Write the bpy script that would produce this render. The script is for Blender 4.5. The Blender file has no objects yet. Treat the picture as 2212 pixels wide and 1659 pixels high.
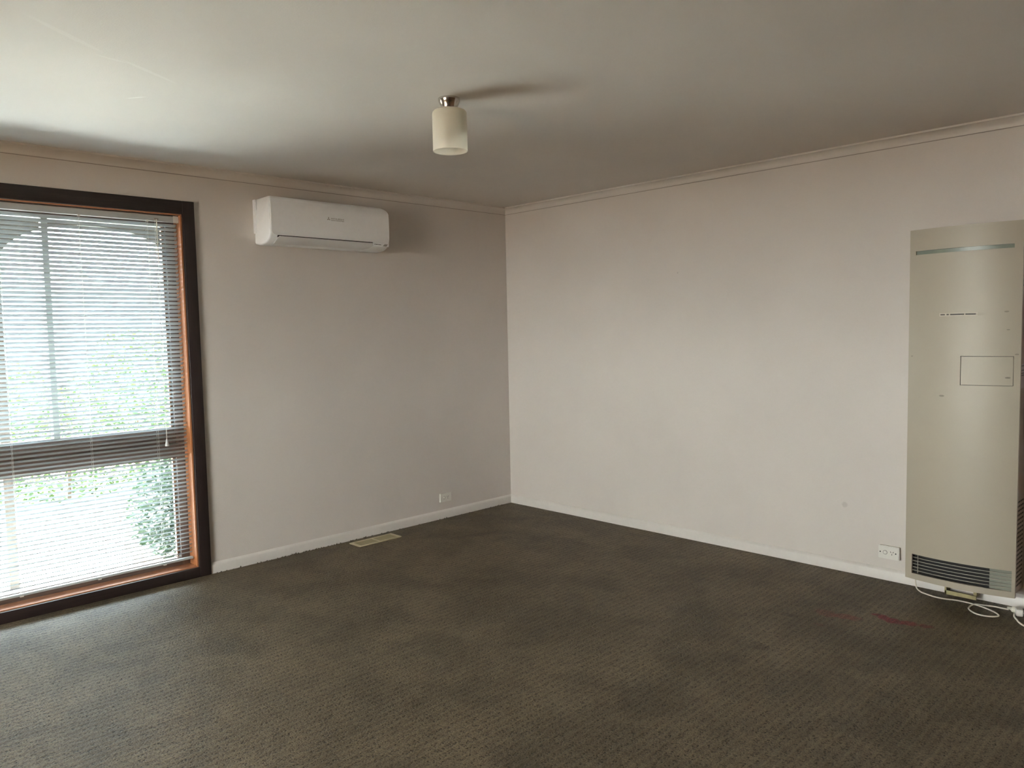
import bpy, bmesh, math, random
import numpy as np
from mathutils import Vector, Matrix
random.seed(7)
rng = np.random.default_rng(7)
SC = bpy.context.scene
COL = SC.collection
R = math.radians

# ------------------------------------------------------------------ camera
W, HH = 2212, 1659
YAW, PITCH, ROLL, F = R(44.42878), R(-4.00612), R(-1.16736), 1665.985
fw = Vector((math.sin(YAW)*math.cos(PITCH), math.cos(YAW)*math.cos(PITCH), math.sin(PITCH)))
r0 = Vector((math.cos(YAW), -math.sin(YAW), 0)); u0 = r0.cross(fw)
rv = math.cos(ROLL)*r0 + math.sin(ROLL)*u0
uv = -math.sin(ROLL)*r0 + math.cos(ROLL)*u0
cd = bpy.data.cameras.new('camera'); cam = bpy.data.objects.new('camera', cd); COL.objects.link(cam)
cd.sensor_width = 36; cd.lens = F*36/W; cd.clip_start = .05; cd.clip_end = 200
cam.matrix_world = Matrix(((rv.x, uv.x, -fw.x, -4.4036), (rv.y, uv.y, -fw.y, -4.5315), (rv.z, uv.z, -fw.z, 1.4237), (0, 0, 0, 1)))
SC.camera = cam

# ------------------------------------------------------------------ light, sky, exposure
SUN_STRENGTH, SKY_STRENGTH, EXPOSURE = 8.5, 4.8, 3.55
wd = bpy.data.worlds.new('sky'); SC.world = wd; wd.use_nodes = True
bg = wd.node_tree.nodes['Background']
bg.inputs[0].default_value = (.86, .97, 1.07, 1); bg.inputs[1].default_value = SKY_STRENGTH
sd = bpy.data.lights.new('sun', 'SUN'); sun = bpy.data.objects.new('sun', sd); COL.objects.link(sun)
sd.energy = SUN_STRENGTH; sd.angle = R(.6); sd.color = (1.0, 1.0, .98)
SUN_AZ, SUN_EL = R(20), R(64)          # azimuth from +Y towards +X
sv = Vector((math.sin(SUN_AZ)*math.cos(SUN_EL), math.cos(SUN_AZ)*math.cos(SUN_EL), math.sin(SUN_EL)))
sun.rotation_euler = sv.to_track_quat('Z', 'Y').to_euler()
sun.location = (0, 8, 12)
def portal(name, loc, rot, sx, sy):
    d = bpy.data.lights.new(name, 'AREA'); d.shape = 'RECTANGLE'; d.size = sx; d.size_y = sy
    d.cycles.is_portal = True
    o = bpy.data.objects.new(name, d); COL.objects.link(o); o.location = loc; o.rotation_euler = rot
portal('window_portal', (-3.325, .30, 1.09), (R(-90), 0, 0), 1.5, 2.1)
portal('side_window_portal', (-7.18, -2.3, 1.375), (0, R(90), 0), 1.45, 2.1)
SC.view_settings.view_transform = 'Standard'; SC.view_settings.look = 'None'
SC.view_settings.exposure = EXPOSURE; SC.view_settings.gamma = 1; SC.view_settings.use_curve_mapping = False
cy = SC.cycles
cy.max_bounces = 14; cy.diffuse_bounces = 8; cy.glossy_bounces = 4; cy.transmission_bounces = 6; cy.transparent_max_bounces = 12
cy.sample_clamp_indirect = 6; cy.caustics_reflective = False; cy.caustics_refractive = False
cy.use_denoising = True; cy.use_adaptive_sampling = False

# ------------------------------------------------------------------ node helpers
def newmat(name):
    m = bpy.data.materials.new(name); m.use_nodes = True
    return m, m.node_tree.nodes, m.node_tree.links, m.node_tree.nodes['Principled BSDF']
def node(nt, t, **kw):
    n = nt.new(t)
    for k, v in kw.items():
        if k == 'ins':
            for i, x in v.items(): n.inputs[i].default_value = x
        else: setattr(n, k, v)
    return n
def rgb(r, g, b): return (r, g, b, 1)
def plain(name, c, rough=.5, metal=0, var=.04, vscale=30, bump=0, bscale=200, spec=.5, coat=0):
    m, n, l, p = newmat(name)
    tc = n.new('ShaderNodeTexCoord')
    nz = node(n, 'ShaderNodeTexNoise', ins={'Scale': vscale, 'Detail': 3}); l.new(tc.outputs['Object'], nz.inputs['Vector'])
    mr = node(n, 'ShaderNodeMapRange', ins={1: .3, 2: .7, 3: 1-var, 4: 1+var}); l.new(nz.outputs['Fac'], mr.inputs[0])
    mx = node(n, 'ShaderNodeVectorMath', operation='SCALE'); mx.inputs[0].default_value = c
    l.new(mr.outputs[0], mx.inputs['Scale']); l.new(mx.outputs[0], p.inputs['Base Color'])
    p.inputs['Roughness'].default_value = rough; p.inputs['Metallic'].default_value = metal
    p.inputs['Specular IOR Level'].default_value = spec; p.inputs['Coat Weight'].default_value = coat
    if bump:
        b = node(n, 'ShaderNodeBump', ins={'Strength': bump, 'Distance': .002})
        n2 = node(n, 'ShaderNodeTexNoise', ins={'Scale': bscale, 'Detail': 2}); l.new(tc.outputs['Object'], n2.inputs['Vector'])
        l.new(n2.outputs['Fac'], b.inputs['Height']); l.new(b.outputs[0], p.inputs['Normal'])
    return m
def mathn(n, l, op, a, b=None, c=None):
    x = node(n, 'ShaderNodeMath', operation=op)
    for i, v in enumerate((a, b, c)):
        if v is None: continue
        if isinstance(v, (int, float)): x.inputs[i].default_value = v
        else: l.new(v, x.inputs[i])
    return x.outputs[0]
def smooth(n, l, val, a, b, lo=0, hi=1):
    m = node(n, 'ShaderNodeMapRange', interpolation_type='SMOOTHSTEP', ins={1: a, 2: b, 3: lo, 4: hi}); l.new(val, m.inputs[0]); return m.outputs[0]
def mixc(n, l, fac, a, b):
    m = node(n, 'ShaderNodeMix', data_type='RGBA'); l.new(fac, m.inputs[0])
    for i, v in ((6, a), (7, b)):
        if isinstance(v, tuple): m.inputs[i].default_value = v
        else: l.new(v, m.inputs[i])
    return m.outputs[2]

def blob(n, l, pos, c, half, ang, wob, wscale):
    """0..1 mask: an elliptical spot with a wobbly outline at a place in object space"""
    mp = node(n, 'ShaderNodeVectorMath', operation='SUBTRACT'); l.new(pos, mp.inputs[0]); mp.inputs[1].default_value = c
    ro = node(n, 'ShaderNodeVectorRotate', rotation_type='Z_AXIS'); l.new(mp.outputs[0], ro.inputs[0]); ro.inputs['Angle'].default_value = -ang
    dv = node(n, 'ShaderNodeVectorMath', operation='DIVIDE'); l.new(ro.outputs[0], dv.inputs[0]); dv.inputs[1].default_value = half
    ln = node(n, 'ShaderNodeVectorMath', operation='LENGTH'); l.new(dv.outputs[0], ln.inputs[0])
    nz = node(n, 'ShaderNodeTexNoise', ins={'Scale': wscale, 'Detail': 4}); l.new(pos, nz.inputs['Vector'])
    off = mathn(n, l, 'MULTIPLY_ADD', nz.outputs['Fac'], wob, -wob*.5)
    s = mathn(n, l, 'ADD', ln.outputs['Value'], off)
    return smooth(n, l, s, 1.05, .55)

# ------------------------------------------------------------------ materials
def wall_material(name, base, marks=(), seams=(), scuffs=()):
    m, n, l, p = newmat(name)
    tc = n.new('ShaderNodeTexCoord'); pos = tc.outputs['Object']
    big = node(n, 'ShaderNodeTexNoise', ins={'Scale': 1.3, 'Detail': 3}); l.new(pos, big.inputs['Vector'])
    col = mixc(n, l, smooth(n, l, big.outputs['Fac'], .3, .7), rgb(*[c*.97 for c in base]), rgb(*[min(1, c*1.02) for c in base]))
    for c, half, dark in marks:
        col = mixc(n, l, mathn(n, l, 'MULTIPLY', blob(n, l, pos, c, half, 0, .8, 60), dark), col, rgb(.12, .11, .10))
    for c, half, ang, k in scuffs:
        col = mixc(n, l, mathn(n, l, 'MULTIPLY', blob(n, l, pos, c, half, ang, .5, 20), k), col, rgb(.93, .92, .88))
    l.new(col, p.inputs['Base Color'])
    p.inputs['Roughness'].default_value = .62; p.inputs['Specular IOR Level'].default_value = .3
    fine = node(n, 'ShaderNodeTexNoise', ins={'Scale': 160, 'Detail': 2}); l.new(pos, fine.inputs['Vector'])
    mid = node(n, 'ShaderNodeTexNoise', ins={'Scale': 5, 'Detail': 2}); l.new(pos, mid.inputs['Vector'])
    h = mathn(n, l, 'MULTIPLY_ADD', fine.outputs['Fac'], .0006, mathn(n, l, 'MULTIPLY', mid.outputs['Fac'], .006))
    if seams:
        sx = n.new('ShaderNodeSeparateXYZ'); l.new(pos, sx.inputs[0])
        for y0 in seams:      # shallow feathered joint of the plasterboard sheets
            d = mathn(n, l, 'ABSOLUTE', mathn(n, l, 'SUBTRACT', sx.outputs[1], y0))
            h = mathn(n, l, 'ADD', h, mathn(n, l, 'MULTIPLY', smooth(n, l, d, .14, .0), .0016))
    b = node(n, 'ShaderNodeBump', ins={'Strength': .8, 'Distance': 1.0}); l.new(h, b.inputs['Height']); l.new(b.outputs[0], p.inputs['Normal'])
    return m
WALL = (.64, .595, .555)
M = {}
M['wall'] = wall_material('wall_paint', WALL)
M['wall_right'] = wall_material('wall_paint_marked', WALL, marks=(((0, -2.744, .387), (.05, .022, .018), .18), ((0, -3.088, 1.244), (.05, .006, .006), .5), ((0, -1.63, 1.78), (.05, .006, .006), .25)))
M['ceiling'] = wall_material('ceiling_paint', (.66, .62, .575), seams=(-1.25, -2.42),
    scuffs=(((-3.30, -1.53, 2.4), (.16, .012, .1), R(30), .16), ((-3.44, -1.58, 2.4), (.07, .01, .1), R(10), .14), ((-3.225, -1.175, 2.4), (.05, .008, .1), R(-55), .4), ((-3.62, -1.72, 2.4), (.2, .016, .1), R(35), .12)))
M['trim'] = plain('trim_paint', (.65, .62, .585), .38, var=.02)
M['cornice'] = plain('cornice_paint', (.64, .60, .56), .55, var=.02, vscale=6)

def wood(name, a, b, rough, coat, axis):
    m, n, l, p = newmat(name)
    tc = n.new('ShaderNodeTexCoord')
    mp = n.new('ShaderNodeMapping'); l.new(tc.outputs['Object'], mp.inputs[0])
    s = [30, 30, 30]; s[axis] = 1.6; mp.inputs['Scale'].default_value = s
    nz = node(n, 'ShaderNodeTexNoise', ins={'Scale': 3.5, 'Detail': 6, 'Distortion': .6}); l.new(mp.outputs[0], nz.inputs['Vector'])
    l.new(mixc(n, l, smooth(n, l, nz.outputs['Fac'], .35, .65), rgb(*a), rgb(*b)), p.inputs['Base Color'])
    p.inputs['Roughness'].default_value = rough; p.inputs['Coat Weight'].default_value = coat; p.inputs['Coat Roughness'].default_value = .12
    bp = node(n, 'ShaderNodeBump', ins={'Strength': .25, 'Distance': .001}); l.new(nz.outputs['Fac'], bp.inputs['Height']); l.new(bp.outputs[0], p.inputs['Normal'])
    return m
M['arch_h'] = wood('brown_architrave_across', (.018, .0105, .010), (.026, .0155, .0145), .5, .0, 0)
M['arch_v'] = wood('brown_architrave_upright', (.018, .0105, .010), (.026, .0155, .0145), .5, .0, 2)
M['cedar_h'] = wood('cedar_across', (.44, .19, .10), (.56, .25, .13), .22, 1.0, 0)
M['cedar_v'] = wood('cedar_upright', (.42, .16, .062), (.55, .23, .10), .34, .4, 2)
M['sash_h'] = wood('brown_sash_across', (.10, .066, .052), (.14, .094, .075), .5, .1, 0)
M['sash_v'] = wood('brown_sash_upright', (.10, .066, .052), (.14, .094, .075), .5, .1, 2)
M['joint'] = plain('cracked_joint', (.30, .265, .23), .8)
M['panelling'] = wood('timber_panelling', (.26, .13, .065), (.34, .18, .09), .5, .1, 2)
M['alu'] = plain('cream_aluminium', (.42, .42, .37), .45, var=.02)

def carpet_material():
    m, n, l, p = newmat('loop_carpet')
    tc = n.new('ShaderNodeTexCoord'); pos = tc.outputs['Object']
    # wobble so that the loop rows are not ruler straight
    wz = node(n, 'ShaderNodeTexNoise', ins={'Scale': 9, 'Detail': 1}); l.new(pos, wz.inputs['Vector'])
    wv = node(n, 'ShaderNodeVectorMath', operation='SCALE'); l.new(wz.outputs['Color'], wv.inputs[0]); wv.inputs['Scale'].default_value = .012
    wp = node(n, 'ShaderNodeVectorMath', operation='ADD'); l.new(pos, wp.inputs[0]); l.new(wv.outputs[0], wp.inputs[1])
    sx = n.new('ShaderNodeSeparateXYZ'); l.new(wp.outputs[0], sx.inputs[0])
    # rib bands along X, 17 mm apart
    band = mathn(n, l, 'SINE', mathn(n, l, 'MULTIPLY', sx.outputs[1], 2*math.pi/.034))
    # loops: stretched cells
    mp = n.new('ShaderNodeMapping'); l.new(wp.outputs[0], mp.inputs[0]); mp.inputs['Scale'].default_value = (125, 150, 1)
    vo = node(n, 'ShaderNodeTexVoronoi', ins={'Scale': 1.0, 'Randomness': .75}); l.new(mp.outputs[0], vo.inputs['Vector'])
    # pits: sparse dark dots between the loops
    mp2 = n.new('ShaderNodeMapping'); l.new(wp.outputs[0], mp2.inputs[0]); mp2.inputs['Scale'].default_value = (84, 88, 1)
    v2 = node(n, 'ShaderNodeTexVoronoi', ins={'Scale': 1.0, 'Randomness': .9}); l.new(mp2.outputs[0], v2.inputs['Vector'])
    pvar = node(n, 'ShaderNodeTexNoise', ins={'Scale': 95, 'Detail': 2}); l.new(pos, pvar.inputs['Vector'])
    pit = mathn(n, l, 'MULTIPLY', mathn(n, l, 'MULTIPLY', smooth(n, l, v2.outputs['Distance'], .08, .24, .25, 1), smooth(n, l, v2.outputs['Distance'], .52, .30)), smooth(n, l, pvar.outputs['Fac'], .36, .60, .2, 1))
    pitm = mathn(n, l, 'MULTIPLY', pit, smooth(n, l, band, 1.0, .1, .40, 1))
    fuzz = node(n, 'ShaderNodeTexNoise', ins={'Scale': 210, 'Detail': 4, 'Roughness': .7}); l.new(pos, fuzz.inputs['Vector'])
    tone = mathn(n, l, 'MULTIPLY_ADD', smooth(n, l, fuzz.outputs['Fac'], .32, .68), .66, .67)
    tone = mathn(n, l, 'SUBTRACT', tone, mathn(n, l, 'MULTIPLY', smooth(n, l, vo.outputs['Distance'], .35, .75), .30))
    tone = mathn(n, l, 'MULTIPLY_ADD', smooth(n, l, band, .35, 1.0), .14, tone)
    tone = mathn(n, l, 'SUBTRACT', tone, mathn(n, l, 'MULTIPLY', pitm, .56))
    # worn, mottled patches of the pile
    pz = node(n, 'ShaderNodeTexNoise', ins={'Scale': 2.6, 'Detail': 5, 'Roughness': .6, 'Distortion': .4}); l.new(pos, pz.inputs['Vector'])
    tone = mathn(n, l, 'MULTIPLY', tone, smooth(n, l, pz.outputs['Fac'], .34, .64, .74, 1.12))
    pz2 = node(n, 'ShaderNodeTexNoise', ins={'Scale': 11, 'Detail': 3}); l.new(pos, pz2.inputs['Vector'])
    tone = mathn(n, l, 'MULTIPLY', tone, smooth(n, l, pz2.outputs['Fac'], .3, .6, .90, 1.04))
    sc = node(n, 'ShaderNodeVectorMath', operation='SCALE'); sc.inputs[0].default_value = CARPET; l.new(tone, sc.inputs['Scale'])
    col = sc.outputs[0]
    # red spills in front of the heater, brown ones further off
    for c, half, ang, k, tint in (
            ((-.715, -2.95, 0), (.050, .075, 1), R(-8), .40, (.30, .10, .075)),
            ((-.70, -3.04, 0), (.040, .080, 1), R(10), .45, (.30, .09, .07)),
            ((-.57, -3.145, 0), (.024, .045, 1), R(12), .75, (.20, .035, .04)),
            ((-.600, -3.215, 0), (.042, .075, 1), R(-12), .85, (.24, .035, .045)),
            ((-.585, -3.285, 0), (.038, .055, 1), R(25), .70, (.24, .05, .05)),
            ((-.57, -3.355, 0), (.026, .040, 1), R(0), .60, (.22, .05, .05)),
            ((-.86, -2.83, 0), (.030, .05, 1), R(20), .35, (.05, .04, .03)),
            ((-.885, -2.99, 0), (.02, .04, 1), 0, .25, (.24, .08, .06)),
            ((-.62, -1.05, 0), (.10, .20, 1), R(30), .22, (.05, .045, .035)),
            ((-.35, -.45, 0), (.07, .16, 1), R(50), .25, (.05, .045, .035)),
            ((-.9, -.55, 0), (.05, .22, 1), R(75), .22, (.05, .045, .035)),
            ((-1.5, -1.35, 0), (.05, .10, 1), R(40), .20, (.05, .045, .035)),
            ((-1.3, -2.9, 0), (.05, .04, 1), R(40), .30, (.05, .04, .03))):
        msk = mathn(n, l, 'MULTIPLY', mathn(n, l, 'MULTIPLY', blob(n, l, pos, c, half, ang, 1.3, 26), min(1, k*1.3)), smooth(n, l, fuzz.outputs['Fac'], .25, .6, .55, 1))
        tv = node(n, 'ShaderNodeVectorMath', operation='SCALE'); tv.inputs[0].default_value = tuple(q*.80 for q in tint); l.new(tone, tv.inputs['Scale'])
        col = mixc(n, l, msk, col, tv.outputs[0])
    l.new(col, p.inputs['Base Color'])
    p.inputs['Roughness'].default_value = .55; p.inputs['Specular IOR Level'].default_value = .22
    p.inputs['Sheen Weight'].default_value = .0
    h = mathn(n, l, 'MULTIPLY_ADD', vo.outputs['Distance'], -.0011, mathn(n, l, 'MULTIPLY', band, .0006))
    h = mathn(n, l, 'SUBTRACT', h, mathn(n, l, 'MULTIPLY', pitm, .0022))
    h = mathn(n, l, 'MULTIPLY_ADD', pz2.outputs['Fac'], .004, h)
    b = node(n, 'ShaderNodeBump', ins={'Strength': .7, 'Distance': 1.0}); l.new(h, b.inputs['Height']); l.new(b.outputs[0], p.inputs['Normal'])
    return m
CARPET = (.148, .118, .076)
M['carpet'] = carpet_material()
M['tuft'] = plain('carpet_yarn', tuple(c*.45 for c in CARPET), .95, var=.2, vscale=80)
M['white_plastic'] = plain('white_plastic', (.72, .70, .65), .32, var=.015)
M['ac_white'] = plain('air_conditioner_white', (.88, .90, .92), .30, var=.01)
M['ac_flap'] = plain('air_conditioner_flap', (.70, .70, .70), .28, var=.01)
M['dark_gap'] = plain('dark_gap', (.015, .013, .012), .7)
M['print_grey'] = plain('grey_print', (.33, .31, .29), .5)
M['black'] = plain('black_print', (.025, .02, .018), .5)
M['chrome'] = plain('brushed_nickel', (.62, .58, .53), .16, metal=1, var=.02)
def frosted():
    m, n, l, p = newmat('frosted_glass')
    p.inputs['Base Color'].default_value = rgb(.86, .85, .80); p.inputs['Roughness'].default_value = .28
    tr = n.new('ShaderNodeBsdfTranslucent'); tr.inputs[0].default_value = rgb(.96, .94, .88)
    mx = n.new('ShaderNodeMixShader'); mx.inputs[0].default_value = .62
    tc = n.new('ShaderNodeTexCoord'); nz = node(n, 'ShaderNodeTexNoise', ins={'Scale': 900}); l.new(tc.outputs['Object'], nz.inputs['Vector'])
    bp = node(n, 'ShaderNodeBump', ins={'Strength': .1, 'Distance': .0005}); l.new(nz.outputs['Fac'], bp.inputs['Height']); l.new(bp.outputs[0], p.inputs['Normal'])
    l.new(p.outputs[0], mx.inputs[1]); l.new(tr.outputs[0], mx.inputs[2]); l.new(mx.outputs[0], n['Material Output'].inputs[0])
    return m
M['frosted'] = frosted()
def glass(name='window_glass', tint=(.93, .96, .95)):
    m, n, l, p = newmat(name)
    n.remove(p)
    t = n.new('ShaderNodeBsdfTransparent'); t.inputs[0].default_value = rgb(*tint)
    g = n.new('ShaderNodeBsdfGlossy'); g.inputs['Roughness'].default_value = .02
    fr = node(n, 'ShaderNodeFresnel', ins={0: 1.45}); mx = n.new('ShaderNodeMixShader')
    l.new(fr.outputs[0], mx.inputs[0]); l.new(t.outputs[0], mx.inputs[1]); l.new(g.outputs[0], mx.inputs[2]); l.new(mx.outputs[0], n['Material Output'].inputs[0])
    return m
M['glass'] = glass()
M['warm_fill_glass'] = glass('warm_fill_glass', (.96, .91, .84))  # pane of the added side window, tinted to warm its light
M['slat'] = plain('white_enamel_slat', (.44, .47, .475), .35, var=.015)
M['cord'] = plain('white_cord', (.78, .78, .72), .6)
M['clear'] = plain('pale_tassel', (.60, .62, .62), .3)
M['heater'] = plain('heater_cream_enamel', (.385, .34, .265), .42, var=.02, vscale=4, bump=.12, bscale=7)
M['heater_side'] = plain('heater_taupe_enamel', (.27, .195, .155), .5, var=.05)
M['teal'] = plain('teal_vent', (.19, .215, .175), .25)
M['control'] = plain('pale_green_metal', (.20, .205, .165), .5)
M['slat_metal'] = plain('heater_grille_metal', (.40, .37, .30), .35)
M['sticker'] = plain('paper_sticker', (.50, .455, .37), .6)
M['plate_label'] = plain('lilac_rating_plate', (.30, .24, .24), .5)
M['brass'] = plain('yellowed_metal', (.34, .29, .14), .45, var=.25, vscale=25)
M['white_cable'] = plain('white_cable', (.72, .68, .58), .4)
M['block'] = plain('beige_mounting_block', (.42, .34, .26), .5)
M['vent'] = plain('beige_floor_vent', (.50, .44, .28), .45)
M['vent_blade'] = plain('olive_vent_blade', (.30, .26, .15), .5)
M['concrete'] = plain('pale_concrete', (.52, .51, .48), .85, var=.08, vscale=4)
M['soil'] = plain('garden_soil', (.16, .12, .085), .95, var=.3, vscale=12)
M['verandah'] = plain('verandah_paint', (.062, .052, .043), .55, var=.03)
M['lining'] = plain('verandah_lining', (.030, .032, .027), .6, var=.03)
M['house_wall'] = plain('pale_blue_boards', (.55, .68, .70), .7, var=.05, vscale=2)
M['house_roof'] = plain('grey_roof_sheet', (.42, .42, .45), .6, var=.08, vscale=5)
M['brick_out'] = plain('brick_veneer', (.38, .24, .17), .85, var=.15, vscale=20)
def leafmat(name, a, b):
    m, n, l, p = newmat(name)
    tc = n.new('ShaderNodeTexCoord'); nz = node(n, 'ShaderNodeTexNoise', ins={'Scale': 9, 'Detail': 3}); l.new(tc.outputs['Object'], nz.inputs['Vector'])
    c = mixc(n, l, smooth(n, l, nz.outputs['Fac'], .35, .65), rgb(*a), rgb(*b)); l.new(c, p.inputs['Base Color'])
    p.inputs['Roughness'].default_value = .42
    tr = n.new('ShaderNodeBsdfTranslucent'); l.new(c, tr.inputs[0]); mx = n.new('ShaderNodeMixShader'); mx.inputs[0].default_value = .3
    l.new(p.outputs[0], mx.inputs[1]); l.new(tr.outputs[0], mx.inputs[2]); l.new(mx.outputs[0], n['Material Output'].inputs[0])
    return m
M['leaf'] = leafmat('hedge_leaves', (.022, .055, .012), (.060, .105, .018))
M['leaf2'] = leafmat('shrub_leaves', (.020, .040, .022), (.040, .068, .034))
M['stem'] = plain('stem_bark', (.12, .08, .05), .9)

# ------------------------------------------------------------------ geometry helpers
def link(name, me, mat, parent=None, smooth_a=None, **props):
    o = bpy.data.objects.new(name, me); COL.objects.link(o)
    if mat: me.materials.append(mat)
    if smooth_a:
        me.shade_smooth(); me.set_sharp_from_angle(angle=R(smooth_a))
    if parent: o.parent = parent
    for k, v in props.items(): o[k] = v
    return o
def obj(name, bm, mat, parent=None, smooth_a=None, **props):
    bmesh.ops.recalc_face_normals(bm, faces=bm.faces)
    me = bpy.data.meshes.new(name); bm.to_mesh(me); bm.free()
    return link(name, me, mat, parent, smooth_a, **props)
def struct(name, bm, mat, parent=None, smooth_a=None):
    return obj(name, bm, mat, parent, smooth_a, kind='structure')
def thing(name, label, cat, loc=(0, 0, 0), rz=0, group=None):
    o = bpy.data.objects.new(name, None); COL.objects.link(o); o.empty_display_size = .1
    o.location = loc; o.rotation_euler = (0, 0, rz); o['label'] = label; o['category'] = cat
    if group: o['group'] = group
    return o
def box(bm, x0, x1, y0, y1, z0, z1, bev=0, seg=2):
    vs = [bm.verts.new((x, y, z)) for x in (x0, x1) for y in (y0, y1) for z in (z0, z1)]
    fs = [bm.faces.new([vs[i] for i in q]) for q in ((0, 1, 3, 2), (4, 6, 7, 5), (0, 4, 5, 1), (2, 3, 7, 6), (0, 2, 6, 4), (1, 5, 7, 3))]
    if bev:
        bmesh.ops.recalc_face_normals(bm, faces=fs)
        es = list({e for f in fs for e in f.edges})
        bmesh.ops.bevel(bm, geom=es, offset=bev, segments=seg, affect='EDGES', profile=.5)
def prism(bm, pts, a, b, axis='x'):
    """closed profile extruded along an axis; pts are the two other coordinates in xyz order"""
    def P(t, p):
        return {'x': (t, p[0], p[1]), 'y': (p[0], t, p[1]), 'z': (p[0], p[1], t)}[axis]
    A = [bm.verts.new(P(a, p)) for p in pts]; B = [bm.verts.new(P(b, p)) for p in pts]
    k = len(pts)
    for i in range(k): bm.faces.new((A[i], A[(i+1) % k], B[(i+1) % k], B[i]))
    bm.faces.new(A[::-1]); bm.faces.new(B)
def lathe(bm, prof, n=32, closed=False, cx=0, cy=0):
    rings = []
    for r, z in prof:
        if r < 1e-6: rings.append([bm.verts.new((cx, cy, z))])
        else: rings.append([bm.verts.new((cx+r*math.cos(2*math.pi*i/n), cy+r*math.sin(2*math.pi*i/n), z)) for i in range(n)])
    pairs = list(zip(rings, rings[1:]))
    if closed: pairs.append((rings[-1], rings[0]))
    for a, b in pairs:
        for i in range(n):
            j = (i+1) % n
            if len(a) == 1 and len(b) == 1: continue
            if len(a) == 1: bm.faces.new((a[0], b[i], b[j]))
            elif len(b) == 1: bm.faces.new((a[i], a[j], b[0]))
            else: bm.faces.new((a[i], a[j], b[j], b[i]))
def tube(bm, pts, r, n=8, smooth_n=0):
    P = [Vector(p) for p in pts]
    if smooth_n:
        Q = []
        E = [P[0]*2-P[1]] + P + [P[-1]*2-P[-2]]
        for i in range(1, len(E)-2):
            for k in range(smooth_n):
                t = k/smooth_n; a, b, c, d = E[i-1], E[i], E[i+1], E[i+2]
                Q.append(.5*((2*b)+(c-a)*t+(2*a-5*b+4*c-d)*t*t+(3*b-a-3*c+d)*t**3))
        Q.append(P[-1]); P = Q
    ring0 = None; up = Vector((0, 0, 1)); rings = []
    prev = None
    for i, p in enumerate(P):
        t = (P[min(i+1, len(P)-1)]-P[max(i-1, 0)]).normalized()
        a = prev if prev else (up.cross(t) if abs(t.z) < .95 else Vector((1, 0, 0)).cross(t))
        a = (a - t*a.dot(t)).normalized(); prev = a; b = t.cross(a)
        rr = r[i] if isinstance(r, (list, tuple)) else r
        rings.append([bm.verts.new(p+rr*(a*math.cos(2*math.pi*k/n)+b*math.sin(2*math.pi*k/n))) for k in range(n)])
    for x, y in zip(rings, rings[1:]):
        for k in range(n): bm.faces.new((x[k], x[(k+1) % n], y[(k+1) % n], y[k]))
    bm.faces.new(rings[0][::-1]); bm.faces.new(rings[-1])
def rrect(x0, x1, z0, z1, r, n=5):
    pts = []
    for cx, cz, a0 in ((x1-r, z1-r, 0), (x0+r, z1-r, 90), (x0+r, z0+r, 180), (x1-r, z0+r, 270)):
        for k in range(n+1):
            a = R(a0+90*k/n); pts.append((cx+r*math.cos(a), cz+r*math.sin(a)))
    return pts
NB = bmesh.new

# ------------------------------------------------------------------ room shell
H = 2.4; X0, Y0 = -7.0, -6.8
WX0, WX1, WZ0, WZ1 = -4.06, -2.60, .055, 2.125        # structural hole of window_1
bm = NB(); box(bm, X0-.12, .12, Y0-.12, .0, -.15, 0); floor = struct('floor', bm, M['carpet'])
bm = NB(); box(bm, X0-.12, .25, Y0-.12, .25, H, H+.12); struct('ceiling', bm, M['ceiling'])
bm = NB()
box(bm, X0, WX0, 0, .13, -.15, H); box(bm, WX1, 0, 0, .13, -.15, H)
box(bm, WX0, WX1, 0, .13, -.15, WZ0); box(bm, WX0, WX1, 0, .13, WZ1, H)
struct('wall_left', bm, M['wall'])
bm = NB()
box(bm, X0, WX0-.03, .16, .26, -.4, H); box(bm, WX1+.03, .25, .16, .26, -.4, H); box(bm, WX0-.03, WX1+.03, .16, .26, -.4, .0)
struct('wall_outside', bm, M['brick_out'])
bm = NB(); box(bm, 0, .13, Y0, .13, -.15, H); struct('wall_right', bm, M['wall_right'])
RY0, RY1, RZ0, RZ1 = -3.3, -1.3, .70, 2.05          # fill_window, unseen, added in the side wall to light the right wall
bm = NB()
box(bm, X0-.13, X0, Y0, RY0, -.15, H); box(bm, X0-.13, X0, RY1, .13, -.15, H)
box(bm, X0-.13, X0, RY0, RY1, -.15, RZ0); box(bm, X0-.13, X0, RY0, RY1, RZ1, H)
struct('wall_side', bm, M['wall'])
bm = NB(); box(bm, X0, .13, Y0-.13, Y0, -.15, H); struct('wall_rear', bm, M['panelling'])  # unseen wall; timber brown chosen to warm the bounced light

# skirting and cornice
SK = [(0, 0), (-.014, 0), (-.014, .050), (-.011, .055), (-.004, .064), (0, .066)]
bm = NB(); prism(bm, SK, WX1+.0705, 0, 'x'); struct('baseboard_left', bm, M['trim'], None, 50)
bm = NB(); prism(bm, SK, Y0, -.0, 'y'); struct('baseboard_right', bm, M['trim'], None, 50)
CV = [(0, H), (-.056, H), (-.056, H-.0095)]
for k in range(9):
    a = R(90*k/8); CV.append((-.007-.045*(1-math.sin(a)), H-.0445+.0385*(1-math.cos(a)) if False else H-.0445+.0385*math.cos(a)))
CV += [(-.007, H-.0475), (0, H-.0475)]
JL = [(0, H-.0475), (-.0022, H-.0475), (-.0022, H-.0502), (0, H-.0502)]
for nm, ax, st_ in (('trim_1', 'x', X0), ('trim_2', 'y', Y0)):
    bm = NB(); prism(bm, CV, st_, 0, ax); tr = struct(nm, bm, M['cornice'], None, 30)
    bm = NB(); prism(bm, JL, st_, 0, ax); obj('joint_line', bm, M['joint'], tr)

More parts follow.
